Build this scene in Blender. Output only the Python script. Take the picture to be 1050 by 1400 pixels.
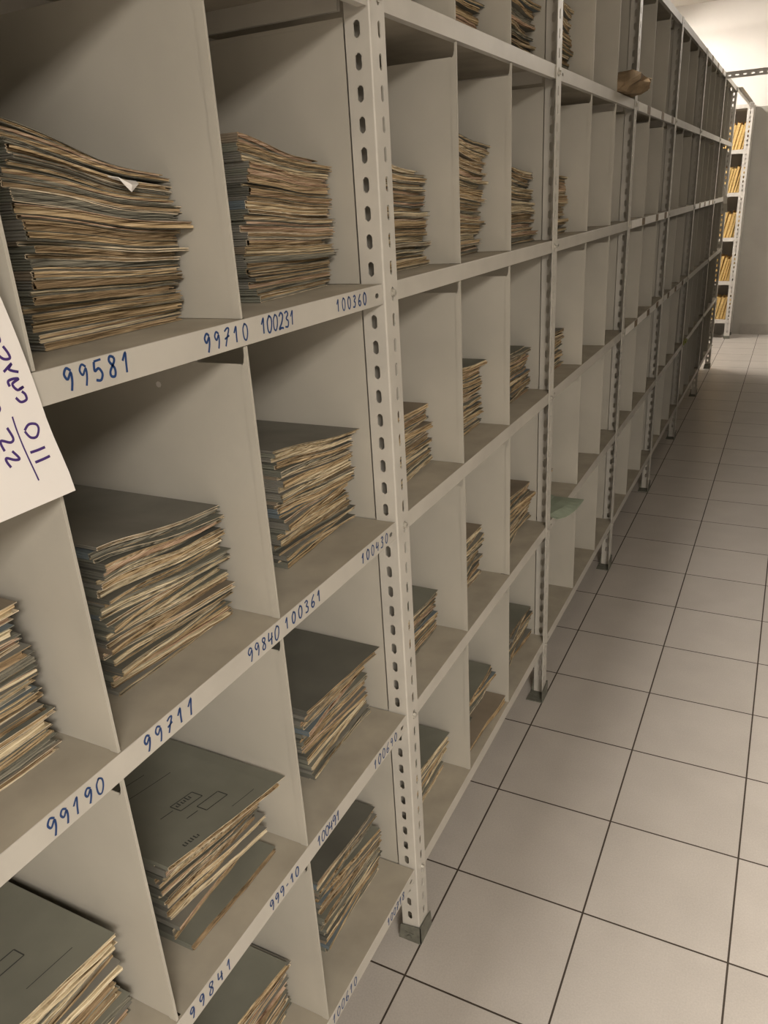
import bpy, bmesh, math, random
from mathutils import Vector, Matrix

for o in list(bpy.data.objects):
    bpy.data.objects.remove(o)
S = bpy.context.scene
COL = S.collection
rnd = random.Random(7)

# ------------------------------------------------------------------ camera
yaw, pitch, roll = -0.4884572, -0.3813199, -0.0610557
fw = Vector((math.sin(yaw) * math.cos(pitch), math.cos(yaw) * math.cos(pitch), math.sin(pitch)))
rt = Vector((math.cos(yaw), -math.sin(yaw), 0))
up = rt.cross(fw)
r2 = rt * math.cos(roll) + up * math.sin(roll)
u2 = -rt * math.sin(roll) + up * math.cos(roll)
cd = bpy.data.cameras.new('camera')
cam = bpy.data.objects.new('camera', cd)
COL.objects.link(cam)
cam.matrix_world = Matrix(((r2.x, u2.x, -fw.x, 0.5808), (r2.y, u2.y, -fw.y, -1.1417),
                           (r2.z, u2.z, -fw.z, 1.5875), (0, 0, 0, 1)))
cd.sensor_fit = 'HORIZONTAL'
cd.sensor_width = 36
cd.lens = 36 * 1056.04 / 1050
cd.clip_start = 0.02
S.camera = cam

# ------------------------------------------------------------------ world, exposure
W = bpy.data.worlds.new('world')
S.world = W
W.use_nodes = True
W.node_tree.nodes['Background'].inputs[0].default_value = (0.9, 0.8, 0.65, 1)
W.node_tree.nodes['Background'].inputs[1].default_value = 0.0
S.view_settings.view_transform = 'Standard'
S.view_settings.look = 'None'
S.view_settings.gamma = 1
S.view_settings.use_curve_mapping = False
S.view_settings.exposure = 0.13

WARM = (1.0, 0.915, 0.815)
#        x     y     z   length width area power, tube strength, where
LAMPS = [(2.20, -2.95, 2.72, 1.6, 0.90, 178, 3, 'above the open floor behind the near bay'),
         (-0.16, 0.50, 3.06, 2.4, 0.22, 74, 10, 'above the top of the near bays'),
         (1.65, 6.20, 2.95, 1.4, 0.24, 40, 40, 'above the facing row'),
         (-1.20, 7.10, 2.95, 1.2, 0.24, 10, 235, 'behind the long row, at its far end')]

# ------------------------------------------------------------------ materials
def mat(name, col, rough=0.5, metal=0.0, var=0.0, vscale=20, bump=0.0, bscale=200, dirt=None, spec=0.5):
    m = bpy.data.materials.new(name)
    m.use_nodes = True
    nt = m.node_tree
    b = nt.nodes['Principled BSDF']
    b.inputs['Base Color'].default_value = (*col, 1)
    b.inputs['Roughness'].default_value = rough
    b.inputs['Metallic'].default_value = metal
    b.inputs['Specular IOR Level'].default_value = spec
    if var or bump or dirt:
        tc = nt.nodes.new('ShaderNodeNewGeometry')
        if var or dirt:
            n = nt.nodes.new('ShaderNodeTexNoise')
            n.inputs['Scale'].default_value = vscale
            n.inputs['Detail'].default_value = 6
            nt.links.new(tc.outputs['Position'], n.inputs['Vector'])
            r = nt.nodes.new('ShaderNodeValToRGB')
            r.color_ramp.elements[0].position = 0.3
            r.color_ramp.elements[1].position = 0.7
            lo = dirt if dirt else tuple(c * (1 - var) for c in col)
            hi = tuple(min(1, c * (1 + var)) for c in col)
            r.color_ramp.elements[0].color = (*lo, 1)
            r.color_ramp.elements[1].color = (*hi, 1)
            nt.links.new(n.outputs['Fac'], r.inputs['Fac'])
            nt.links.new(r.outputs['Color'], b.inputs['Base Color'])
        if bump:
            n2 = nt.nodes.new('ShaderNodeTexNoise')
            n2.inputs['Scale'].default_value = bscale
            n2.inputs['Detail'].default_value = 3
            nt.links.new(tc.outputs['Position'], n2.inputs['Vector'])
            bp = nt.nodes.new('ShaderNodeBump')
            bp.inputs['Strength'].default_value = bump
            bp.inputs['Distance'].default_value = 0.002
            nt.links.new(n2.outputs['Fac'], bp.inputs['Height'])
            nt.links.new(bp.outputs['Normal'], b.inputs['Normal'])
    return m

def page_mat(name, dark, mid, light):
    """edges of many thin sheets: fine lines stacked along z"""
    m = bpy.data.materials.new(name)
    m.use_nodes = True
    nt = m.node_tree
    b = nt.nodes['Principled BSDF']
    b.inputs['Roughness'].default_value = 0.9
    b.inputs['Specular IOR Level'].default_value = 0.15
    g = nt.nodes.new('ShaderNodeNewGeometry')
    mp = nt.nodes.new('ShaderNodeMapping')
    mp.inputs['Scale'].default_value = (9, 9, 620)
    nt.links.new(g.outputs['Position'], mp.inputs['Vector'])
    n = nt.nodes.new('ShaderNodeTexNoise')
    n.inputs['Scale'].default_value = 1.0
    n.inputs['Detail'].default_value = 4
    n.inputs['Roughness'].default_value = 0.65
    nt.links.new(mp.outputs['Vector'], n.inputs['Vector'])
    r = nt.nodes.new('ShaderNodeValToRGB')
    e = r.color_ramp.elements
    e[0].position = 0.34
    e[0].color = (*dark, 1)
    e[1].position = 0.68
    e[1].color = (*light, 1)
    k = e.new(0.5)
    k.color = (*mid, 1)
    nt.links.new(n.outputs['Fac'], r.inputs['Fac'])
    nt.links.new(r.outputs['Color'], b.inputs['Base Color'])
    bp = nt.nodes.new('ShaderNodeBump')
    bp.inputs['Strength'].default_value = 0.6
    bp.inputs['Distance'].default_value = 0.002
    nt.links.new(n.outputs['Fac'], bp.inputs['Height'])
    nt.links.new(bp.outputs['Normal'], b.inputs['Normal'])
    return m

TILE, TX, TY = 0.31677, 0.0013, -0.0862
def tile_mat():
    m = bpy.data.materials.new('floor_tile')
    m.use_nodes = True
    nt = m.node_tree
    b = nt.nodes['Principled BSDF']
    g = nt.nodes.new('ShaderNodeNewGeometry')
    sp = nt.nodes.new('ShaderNodeSeparateXYZ')
    nt.links.new(g.outputs['Position'], sp.inputs[0])
    def M(op, a, bb=None):
        n = nt.nodes.new('ShaderNodeMath')
        n.operation = op
        for i, v in enumerate((a, bb)):
            if v is None:
                continue
            if isinstance(v, (int, float)):
                n.inputs[i].default_value = v
            else:
                nt.links.new(v, n.inputs[i])
        return n.outputs[0]
    fx = M('DIVIDE', M('SUBTRACT', sp.outputs['X'], TX), TILE)
    fy = M('DIVIDE', M('SUBTRACT', sp.outputs['Y'], TY), TILE)
    def edge(f):
        fr = M('FRACT', f)
        return M('MINIMUM', fr, M('SUBTRACT', 1.0, fr))
    d = M('MINIMUM', edge(fx), edge(fy))
    grout = M('LESS_THAN', d, 0.0068)
    cb = nt.nodes.new('ShaderNodeCombineXYZ')
    nt.links.new(M('FLOOR', fx), cb.inputs[0])
    nt.links.new(M('FLOOR', fy), cb.inputs[1])
    wn = nt.nodes.new('ShaderNodeTexWhiteNoise')
    nt.links.new(cb.outputs[0], wn.inputs['Vector'])
    n1 = nt.nodes.new('ShaderNodeTexNoise')
    n1.inputs['Scale'].default_value = 260
    n1.inputs['Detail'].default_value = 4
    nt.links.new(g.outputs['Position'], n1.inputs['Vector'])
    n2 = nt.nodes.new('ShaderNodeTexNoise')
    n2.inputs['Scale'].default_value = 7
    n2.inputs['Detail'].default_value = 5
    nt.links.new(g.outputs['Position'], n2.inputs['Vector'])
    v = M('ADD', M('MULTIPLY', wn.outputs['Value'], 0.06), M('ADD', M('MULTIPLY', n1.outputs['Fac'], 0.30), M('MULTIPLY', n2.outputs['Fac'], 0.22)))
    r = nt.nodes.new('ShaderNodeValToRGB')
    r.color_ramp.elements[0].position = 0.15
    r.color_ramp.elements[0].color = (0.41, 0.378, 0.345, 1)
    r.color_ramp.elements[1].position = 0.45
    r.color_ramp.elements[1].color = (0.56, 0.52, 0.478, 1)
    nt.links.new(v, r.inputs['Fac'])
    mx = nt.nodes.new('ShaderNodeMix')
    mx.data_type = 'RGBA'
    nt.links.new(grout, mx.inputs[0])
    nt.links.new(r.outputs['Color'], mx.inputs[6])
    mx.inputs[7].default_value = (0.045, 0.032, 0.022, 1)
    nt.links.new(mx.outputs[2], b.inputs['Base Color'])
    rr = M('ADD', M('MULTIPLY', grout, 0.4), 0.34)
    nt.links.new(rr, b.inputs['Roughness'])
    bp = nt.nodes.new('ShaderNodeBump')
    bp.inputs['Strength'].default_value = 0.25
    bp.inputs['Distance'].default_value = 0.002
    nt.links.new(M('SUBTRACT', M('MULTIPLY', n1.outputs['Fac'], 0.3), grout), bp.inputs['Height'])
    nt.links.new(bp.outputs['Normal'], b.inputs['Normal'])
    return m

M_PAINT = mat('grey_enamel', (0.50, 0.475, 0.425), 0.42, var=0.07, vscale=9, bump=0.05, bscale=600)
M_POST = mat('post_enamel', (0.53, 0.505, 0.455), 0.40, var=0.08, vscale=14)
M_SHELFTOP = mat('shelf_top_enamel', (0.375, 0.34, 0.275), 0.8, var=0.14, vscale=11, spec=0.2)
M_DIV = mat('divider_enamel', (0.45, 0.425, 0.37), 0.5, var=0.07, vscale=6, bump=0.05, bscale=600)
M_FOOT = mat('galvanised_foot', (0.17, 0.17, 0.14), 0.55, 0.3, var=0.25, vscale=60)
M_BOLT = mat('zinc_bolt', (0.6, 0.58, 0.53), 0.45, 0.7)
M_INK = mat('blue_ink', (0.010, 0.045, 0.16), 0.5)
M_PURPLE = mat('purple_ink', (0.055, 0.025, 0.16), 0.5)
M_FORM = mat('form_print', (0.055, 0.055, 0.05), 0.85, spec=0.1)
M_WHITE = mat('white_paper', (0.80, 0.77, 0.74), 0.8, spec=0.2)
M_LABEL = mat('white_label', (0.86, 0.83, 0.77), 0.7, var=0.04, vscale=40)
M_TAPE = mat('brown_tape', (0.22, 0.155, 0.09), 0.6, var=0.3, vscale=60)
M_WALLW = mat('white_plaster', (0.80, 0.765, 0.73), 0.9, var=0.03, vscale=3, spec=0.2)
M_WALLG = mat('grey_wall_paint', (0.36, 0.342, 0.305), 0.75, var=0.06, vscale=4, spec=0.3)
M_CEIL = mat('ceiling_plaster', (0.60, 0.57, 0.52), 0.9, var=0.02, vscale=3, spec=0.2)
M_BASE = mat('baseboard_tile', (0.30, 0.28, 0.25), 0.5, var=0.1, vscale=8)
M_KRAFT = mat('kraft_paper', (0.20, 0.14, 0.08), 0.75, var=0.45, vscale=14, bump=0.5, bscale=50)
M_GREENTAG = mat('green_tag', (0.25, 0.27, 0.06), 0.7)
M_GREENF = mat('pale_green_card', (0.27, 0.31, 0.24), 0.85, var=0.12, vscale=14, spec=0.2)
M_HOUSING = mat('lamp_housing', (0.75, 0.75, 0.73), 0.4)
M_RACKW = mat('white_enamel', (0.62, 0.59, 0.55), 0.45, var=0.08, vscale=12)
M_FLOOR = tile_mat()
M_SLOTSHADE = mat('slot_shade', (0.02, 0.017, 0.013), 0.9, spec=0.1)
COVERS = [mat('cover_grey_green', (0.185, 0.185, 0.150), 0.85, var=0.14, vscale=9, spec=0.2),
          mat('cover_grey', (0.20, 0.192, 0.165), 0.85, var=0.14, vscale=9, spec=0.2),
          mat('cover_blue_grey', (0.150, 0.180, 0.195), 0.85, var=0.14, vscale=9, spec=0.2),
          mat('cover_brown_grey', (0.235, 0.195, 0.145), 0.85, var=0.16, vscale=9, spec=0.2),
          mat('cover_dark_grey', (0.125, 0.122, 0.102), 0.85, var=0.14, vscale=9, spec=0.2)]
COVERNAME = ['grey green', 'grey', 'blue grey', 'brownish grey', 'dark grey']
PAGES = [page_mat('pages_tan', (0.11, 0.072, 0.037), (0.43, 0.315, 0.18), (0.74, 0.59, 0.38)),
         page_mat('pages_cream', (0.17, 0.12, 0.065), (0.60, 0.50, 0.33), (0.90, 0.81, 0.62)),
         page_mat('pages_brown', (0.075, 0.052, 0.028), (0.28, 0.20, 0.115), (0.54, 0.40, 0.25)),
         page_mat('pages_grey', (0.065, 0.063, 0.050), (0.205, 0.195, 0.155), (0.42, 0.39, 0.31)),
         page_mat('pages_rosy', (0.16, 0.095, 0.06), (0.45, 0.31, 0.21), (0.76, 0.58, 0.44))]
EDGES = [mat('worn_edge_tan', (0.34, 0.26, 0.16), 0.9, var=0.35, vscale=60, spec=0.1),
         mat('worn_edge_grey', (0.17, 0.165, 0.135), 0.9, var=0.3, vscale=60, spec=0.1),
         mat('worn_edge_cream', (0.58, 0.49, 0.36), 0.9, var=0.35, vscale=60, spec=0.1)]
M_YEL = mat('yellow_card', (0.66, 0.40, 0.10), 0.8, var=0.12, vscale=20, spec=0.2)
M_ORA = mat('orange_card', (0.46, 0.24, 0.075), 0.8, var=0.12, vscale=20, spec=0.2)
M_CRE = mat('cream_card', (0.72, 0.52, 0.22), 0.8, var=0.12, vscale=20, spec=0.2)
M_SHEETS = page_mat('sheet_edges', (0.50, 0.32, 0.10), (0.66, 0.46, 0.18), (0.82, 0.64, 0.34))

def emis(name, col, st):
    m = bpy.data.materials.new(name)
    m.use_nodes = True
    b = m.node_tree.nodes['Principled BSDF']
    b.inputs['Base Color'].default_value = (0.8, 0.8, 0.8, 1)
    b.inputs['Emission Color'].default_value = (*col, 1)
    b.inputs['Emission Strength'].default_value = st
    return m

# ------------------------------------------------------------------ mesh builder
class MB:
    def __init__(s):
        s.v, s.f, s.m = [], [], []
    def face(s, pts, mi=0):
        i = len(s.v)
        s.v += [tuple(p) for p in pts]
        s.f.append(tuple(range(i, i + len(pts))))
        s.m.append(mi)
    def idx(s, pts):
        i = len(s.v)
        s.v += [tuple(p) for p in pts]
        return list(range(i, i + len(pts)))
    def q(s, ids, mi=0):
        s.f.append(tuple(ids))
        s.m.append(mi)
    def box(s, x0, x1, y0, y1, z0, z1, mi=0):
        a = s.idx([(x0, y0, z0), (x1, y0, z0), (x1, y1, z0), (x0, y1, z0),
                   (x0, y0, z1), (x1, y0, z1), (x1, y1, z1), (x0, y1, z1)])
        for f in ((0, 3, 2, 1), (4, 5, 6, 7), (0, 1, 5, 4), (1, 2, 6, 5), (2, 3, 7, 6), (3, 0, 4, 7)):
            s.q([a[i] for i in f], mi)
    def grid(s, rows, mi=0, close=False):
        """rows: list of equal-length point lists"""
        ids = [s.idx(r) for r in rows]
        n = len(rows[0])
        for a, b in zip(ids, ids[1:]):
            for j in range(n if close else n - 1):
                k = (j + 1) % n
                s.q([a[j], a[k], b[k], b[j]], mi)
        return ids
    def tube(s, c0, c1, r, n=12, mi=0, cap=True):
        c0, c1 = Vector(c0), Vector(c1)
        d = (c1 - c0).normalized()
        a = d.orthogonal().normalized()
        b = d.cross(a)
        rr = [[c + (a * math.cos(2 * math.pi * k / n) + b * math.sin(2 * math.pi * k / n)) * r for k in range(n)] for c in (c0, c1)]
        ids = s.grid(rr, mi, True)
        if cap:
            s.q(ids[0][::-1], mi)
            s.q(ids[1], mi)
    def slotted(s, O, U, V, N, width, v0, v1, slots, su, sw, sh, th, mi=0):
        """plate in U,V with rounded slots (su = slot centre along U, sw/sh its size along U/V)"""
        O, U, V, N = Vector(O), Vector(U), Vector(V), Vector(N)
        P = lambda u, v, n: O + U * u + V * v + N * n
        c = sw * 0.34
        slots = [k for k in sorted(slots) if v0 + sh * 0.7 < k < v1 - sh * 0.7]
        cuts = []
        for k in slots:
            cuts.append((k - sh * 0.68, k + sh * 0.68, k))
        segs, cur = [], v0
        for a, b, k in cuts:
            if a > cur + 1e-6:
                segs.append((cur, a, None))
            segs.append((max(a, cur), b, k))
            cur = b
        if v1 > cur + 1e-6:
            segs.append((cur, v1, None))
        for a, b, k in segs:
            for n in (0, th):
                if k is None:
                    s.face([P(0, a, n), P(width, a, n), P(width, b, n), P(0, b, n)], mi)
                    continue
                u0, u1, w0, w1 = su - sw / 2, su + sw / 2, k - sh / 2, k + sh / 2
                o = [(u0 + c, w0), (u1 - c, w0), (u1, w0 + c), (u1, w1 - c), (u1 - c, w1), (u0 + c, w1), (u0, w1 - c), (u0, w0 + c)]
                C = [(0, a), (width, a), (width, b), (0, b)]
                oi = s.idx([P(x, y, n) for x, y in o])
                ci = s.idx([P(x, y, n) for x, y in C])
                s.q([oi[0], oi[1], ci[1], ci[0]], mi)
                s.q([oi[2], oi[3], ci[2], ci[1]], mi)
                s.q([oi[4], oi[5], ci[3], ci[2]], mi)
                s.q([oi[6], oi[7], ci[0], ci[3]], mi)
                s.q([oi[1], oi[2], ci[1]], mi)
                s.q([oi[3], oi[4], ci[2]], mi)
                s.q([oi[5], oi[6], ci[3]], mi)
                s.q([oi[7], oi[0], ci[0]], mi)
            if k is not None:
                s.grid([[P(x, y, 0) for x, y in o], [P(x, y, th) for x, y in o]], mi, True)
        for u in (0, width):
            s.face([P(u, v0, 0), P(u, v1, 0), P(u, v1, th), P(u, v0, th)], mi)
        for v in (v0, v1):
            s.face([P(0, v, 0), P(width, v, 0), P(width, v, th), P(0, v, th)], mi)
    def build(s, name, mats, parent=None, origin=(0, 0, 0), smooth=False, weld=True):
        me = bpy.data.meshes.new(name)
        ox, oy, oz = origin
        me.from_pydata([(x - ox, y - oy, z - oz) for x, y, z in s.v], [], s.f)
        if not isinstance(mats, (list, tuple)):
            mats = [mats]
        for m in mats:
            me.materials.append(m)
        me.polygons.foreach_set('material_index', s.m)
        if weld:
            bm = bmesh.new()
            bm.from_mesh(me)
            bmesh.ops.remove_doubles(bm, verts=bm.verts, dist=1e-5)
            bmesh.ops.recalc_face_normals(bm, faces=bm.faces)
            bm.to_mesh(me)
            bm.free()
        if smooth:
            me.polygons.foreach_set('use_smooth', [True] * len(me.polygons))
        o = bpy.data.objects.new(name, me)
        COL.objects.link(o)
        if parent is not None:
            o.parent = parent
            wp = parent
            px = py = pz = 0.0
            while wp is not None:
                px += wp.location.x
                py += wp.location.y
                pz += wp.location.z
                wp = wp.parent
            o.location = (ox - px, oy - py, oz - pz)
        else:
            o.location = origin
        return o

def tag(o, label=None, cat=None, group=None, kind=None):
    if label: o['label'] = label
    if cat: o['category'] = cat
    if group: o['group'] = group
    if kind: o['kind'] = kind
    return o

def empty(name, loc, label, cat, group=None):
    o = bpy.data.objects.new(name, None)
    COL.objects.link(o)
    o.location = loc
    o.empty_display_size = 0.05
    return tag(o, label, cat, group)

def struct(name, m, *boxes):
    mb = MB()
    for b in boxes:
        mb.box(*b)
    return tag(mb.build(name, m), kind='structure')

# ------------------------------------------------------------------ room
X0, X1, Y0, Y1, ZC = -2.4, 3.6, -4.2, 8.38, 3.242
struct('floor', M_FLOOR, (X0, X1, Y0, Y1, -0.05, 0.0))
struct('ceiling', M_CEIL, (X0, X1, Y0, Y1, ZC, ZC + 0.1))
o = MB()
o.box(X0 - .1, X1 + .1, Y1, Y1 + .1, 2.262, ZC + .1, 0)
o.box(X0 - .1, X1 + .1, Y1, Y1 + .1, -.05, 1.459, 1)
o.box(X0 - .1, X1 + .1, Y1 + .002, Y1 + .1, 1.459, 1.463, 1)
o.box(X0 - .1, X1 + .1, Y1, Y1 + .1, 1.463, 2.262, 1)
tag(o.build('wall_far', [M_WALLW, M_WALLG]), kind='structure')
for nm, b in (('wall_left', (X0 - .1, X0, Y0, Y1)), ('wall_right', (X1, X1 + .1, Y0, Y1)), ('wall_near', (X0 - .1, X1 + .1, Y0 - .1, Y0))):
    o = MB()
    o.box(*b, -.05, 2.262, 1)
    o.box(*b, 2.262, ZC + .1, 1)
    tag(o.build(nm, [M_WALLW, M_WALLG]), kind='structure')
struct('baseboard_far', M_BASE, (0.12, X1, Y1 - .012, Y1, 0.0, 0.111))
struct('baseboard_right', M_BASE, (X1 - .012, X1, Y0, Y1 - .012, 0.0, 0.111))

# ------------------------------------------------------------------ lamps
for x, y, z, ln, wd, pw, ts, nm in LAMPS:
    M_TUBE = emis('lamp_tube', WARM, ts)
    e = empty('ceiling_lamp', (x, y, ZC), 'twin tube ceiling lamp hanging %s' % nm, 'lamp')
    mb = MB()
    mb.box(x - wd / 2 - .02, x + wd / 2 + .02, y - ln / 2 - .04, y + ln / 2 + .04, z + .04, z + .10)
    mb.build('lamp_housing', M_HOUSING, e)
    for s in (-1, 1):
        mb = MB()
        mb.tube((x + s * wd * .3, y - ln / 2, z + .02), (x + s * wd * .3, y + ln / 2, z + .02), .014, 12)
        mb.build('lamp_tube', M_TUBE, e, smooth=False)
        mb = MB()
        mb.tube((x, y + s * ln * .35, z + .10), (x, y + s * ln * .35, ZC), .006, 8)
        mb.build('hanging_rod', M_BOLT, e)
    L = bpy.data.lights.new('lamp_light', 'AREA')
    L.shape = 'RECTANGLE'
    L.size = wd
    L.size_y = ln
    L.energy = pw
    L.color = WARM
    lo = bpy.data.objects.new('lamp_light', L)
    COL.objects.link(lo)
    lo.parent = e
    lo.location = (0, 0, z - ZC - 0.005)

# ------------------------------------------------------------------ shelving
YP = [-1.047, 0.0, 1.047, 2.107, 3.153, 4.201, 5.435, 6.460]   # outer corners of the front posts
ZS = [2.285, 1.877, 1.466, 1.053, 0.634, 0.226]
LIP, DEPTH, TOPZ = 0.031, 0.40, 2.285
PITCH = 0.04148
SLOTS = [0.6589 - 14 * PITCH + k * PITCH for k in range(60)]
DIVS = [[-0.68, -0.37], [0.345, 0.657], [1.41, 1.76], [2.43, 2.80], [3.46, 3.81], [4.48, 4.79, 5.10], [5.74, 6.10]]
BAYLABEL = ['grey steel shelving bay nearest the camera, with blue handwritten numbers on its shelf lips',
            'grey steel shelving bay just beyond the near slotted post, files in nearly every compartment',
            'grey shelving bay holding the brown parcel and a pale green folder drooping out',
            'grey steel shelving bay with white label strips across three of its shelf lips',
            'grey steel shelving bay, empty, with a green tag on its lower shelf lip',
            'wide empty grey shelving bay with four narrow columns, under the slotted cross beam',
            'last grey shelving bay of the row, its dark end post pierced by bright slots']

def spl(pts, n=5, closed=False):
    """Catmull-Rom through 2-D points"""
    P = [Vector((*p, 0)) if len(p) == 2 else Vector(p) for p in pts]
    if len(P) < 3:
        return P
    out = []
    N = len(P)
    for i in range(N - 1):
        a, b, c, d = P[max(i - 1, 0)], P[i], P[i + 1], P[min(i + 2, N - 1)]
        for k in range(n):
            t = k / n
            out.append(0.5 * ((2 * b) + (c - a) * t + (2 * a - 5 * b + 4 * c - d) * t * t + (3 * b - a - 3 * c + d) * t ** 3))
    out.append(P[-1])
    return out

DIG = {'0': [[(.28, 1), (.05, .7), (.08, .15), (.3, .0), (.5, .35), (.5, .8), (.28, 1), (.2, .95)]],
       '1': [[(.05, .62), (.32, 1), (.28, .5), (.25, 0)]],
       '2': [[(.05, .8), (.25, 1), (.48, .8), (.35, .4), (.02, .02), (.3, .06), (.55, .0)]],
       '3': [[(.05, .9), (.3, 1), (.45, .8), (.22, .55), (.45, .35), (.35, .02), (.02, .05)]],
       '4': [[(.08, 1), (.02, .42), (.25, .42), (.55, .5)], [(.46, .85), (.42, .4), (.4, -.05)]],
       '5': [[(.08, .95), (.02, .52), (.3, .6), (.48, .3), (.3, .02), (.0, .08)], [(.08, .97), (.55, 1)]],
       '6': [[(.45, 1), (.12, .6), (.05, .2), (.28, .0), (.48, .22), (.3, .45), (.08, .3)]],
       '7': [[(.05, .85), (.3, 1), (.48, .92), (.3, .5), (.12, 0)], [(.05, .42), (.5, .56)]],
       '8': [[(.45, .9), (.2, 1), (.1, .78), (.4, .38), (.35, .03), (.1, .05), (.08, .3), (.42, .7), (.45, .9)]],
       '9': [[(.46, .85), (.22, 1), (.04, .75), (.2, .5), (.44, .78), (.45, .4), (.32, -.05)]],
       '-': [[(.1, .5), (.4, .52)]]}

def ribbon(mb, pts, w, th, plane, mi=0):
    """ribbon along 2-D pts; plane(a,b,h) gives the 3-D point"""
    n = len(pts)
    L, R = [], []
    for i, p in enumerate(pts):
        d = (pts[min(i + 1, n - 1)] - pts[max(i - 1, 0)])
        d.z = 0
        if d.length < 1e-9:
            d = Vector((1, 0, 0))
        d.normalize()
        nn = Vector((-d.y, d.x, 0)) * (w / 2)
        L.append(p + nn)
        R.append(p - nn)
    mb.grid([[plane(p.x, p.y, 0) for p in L], [plane(p.x, p.y, th) for p in L],
             [plane(p.x, p.y, th) for p in R], [plane(p.x, p.y, 0) for p in R]], mi, False)
    for i in (0, n - 1):
        mb.face([plane(L[i].x, L[i].y, 0), plane(L[i].x, L[i].y, th), plane(R[i].x, R[i].y, th), plane(R[i].x, R[i].y, 0)], mi)

def number(text, shelf, xf, ya, yb, za, zb, h, w=0.0024):
    mb = MB()
    n = len(text)
    for i, ch in enumerate(text):
        t = i / (n - 1)
        yc, zc = ya + (yb - ya) * t, za + (zb - za) * t
        hh = h * rnd.uniform(.92, 1.08)
        sl = rnd.uniform(-.05, .12)
        for st in DIG[ch]:
            pts = [Vector((yc + (px - .27 + sl * (py - .5)) * hh * .95, zc + (py - .5) * hh, 0)) for px, py in st]
            ribbon(mb, spl(pts, 5), w * rnd.uniform(.85, 1.15), 0.00025, lambda a, b, t_: (xf + t_, a, b))
    return mb.build('handwritten_number', M_INK, shelf, weld=False)

# (bay, shelf) -> numbers
NUMS = {(0, 2): [('99581', -.645, -.572, 1.4525, 1.4535, .021), ('99710', -.4445, -.3725, 1.4505, 1.451, .019),
                 ('100231', -.334, -.268, 1.4520, 1.4525, .019), ('100360', -.146, -.064, 1.4515, 1.4510, .018)],
        (0, 3): [('99190', -.776, -.714, 1.0370, 1.0370, .020), ('99711', -.642, -.568, 1.0385, 1.0380, .020),
                 ('99840', -.446, -.384, 1.0385, 1.0375, .019), ('100361', -.358, -.270, 1.0390, 1.0385, .018),
                 ('100430', -.128, -.040, 1.0375, 1.0375, .018)],
        (0, 4): [('99841', -.660, -.583, .6200, .6180, .019), ('999-10', -.477, -.408, .6185, .6180, .018),
                 ('100491', -.340, -.278, .6185, .6180, .019), ('100690', -.138, -.052, .6180, .6180, .019)],
        (0, 5): [('100610', -.356, -.276, .2100, .2100, .019), ('100718', -.132, -.062, .2100, .2100, .019)]}

def angle_post(parent, x, y, sx, sy, slotted=True, z0=0.004, z1=TOPZ):
    """slotted angle, corner at (x,y); flange A runs along x (sx), flange B along y (sy)"""
    mb = MB()
    t, r = .002, .003
    sl = SLOTS if slotted else []
    mb.slotted((x + sx * r, y, 0), (sx, 0, 0), (0, 0, 1), (0, sy, 0), .039, z0, z1, sl, .0195, .0105, .0225, t)
    mb.slotted((x, y + sy * r, 0), (0, sy, 0), (0, 0, 1), (sx, 0, 0), .044, z0, z1, sl, .025, .0095, .0225, t)
    rows = []
    for z in (z0, z1):
        row = []
        for k in range(5):
            a = k / 4 * math.pi / 2
            row.append((x + sx * (r - r * math.sin(a)), y + sy * (r - r * math.cos(a)), z))
        for k in range(4, -1, -1):
            a = k / 4 * math.pi / 2
            q = r - t
            row.append((x + sx * (r - q * math.sin(a)), y + sy * (r - q * math.cos(a)), z))
        rows.append(row)
    mb.grid(rows, 0, True)
    return mb.build('upright', M_POST, parent)

def boot(parent, x, y, sx, sy):
    """galvanised shoe around the foot of a post"""
    mb = MB()
    e, w, d, h = .004, .052, .058, .052
    xa, xb = x - sx * e, x + sx * w
    ya, yb = y - sy * e, y + sy * d
    lo = lambda a, b: (min(a, b), max(a, b))
    mb.box(*lo(xa, xb), *lo(ya, yb), 0, .003)
    # flange-A side plate, front plate with slanted tops
    def plate(P):
        i = mb.idx(P)
        n = len(P) // 2
        mb.q(i[:n]); mb.q(i[n:][::-1])
        for k in range(n):
            kk = (k + 1) % n
            mb.q([i[k], i[kk], i[n + kk], i[n + k]])
    plate([(xa, ya, .003), (xb, ya, .003), (xb - sx * .006, ya, h * .86), (xa, ya, h),
           (xa, ya + sy * .002, .003), (xb, ya + sy * .002, .003), (xb - sx * .006, ya + sy * .002, h * .86), (xa, ya + sy * .002, h)])
    plate([(xa, ya, .003), (xa, yb, .003), (xa, yb - sy * .004, h * .9), (xa, ya, h),
           (xa + sx * .002, ya, .003), (xa + sx * .002, yb, .003), (xa + sx * .002, yb - sy * .004, h * .9), (xa + sx * .002, ya, h)])
    # raised tongue and bolt head on the plate facing the camera
    ym = ya - sy * .002
    mb.box(*lo(x + sx * .014, x + sx * .034), *lo(ym, ya + sy * .0005), .024, .027)
    mb.tube((x + sx * .024, ya - sy * .004, .015), (x + sx * .024, ya, .015), .006, 6)
    return mb.build('foot', M_FOOT, parent)

def bolt(parent, x, y, z):
    mb = MB()
    mb.tube((x, y, z), (x + .0015, y, z), .0065, 12)
    mb.tube((x + .0015, y, z), (x + .006, y, z), .0048, 6)
    mb.box(x + .006, x + .0068, y - .0045, y + .0045, z - .0006, z + .0006)
    return mb.build('bolt', M_BOLT, parent)

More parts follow.
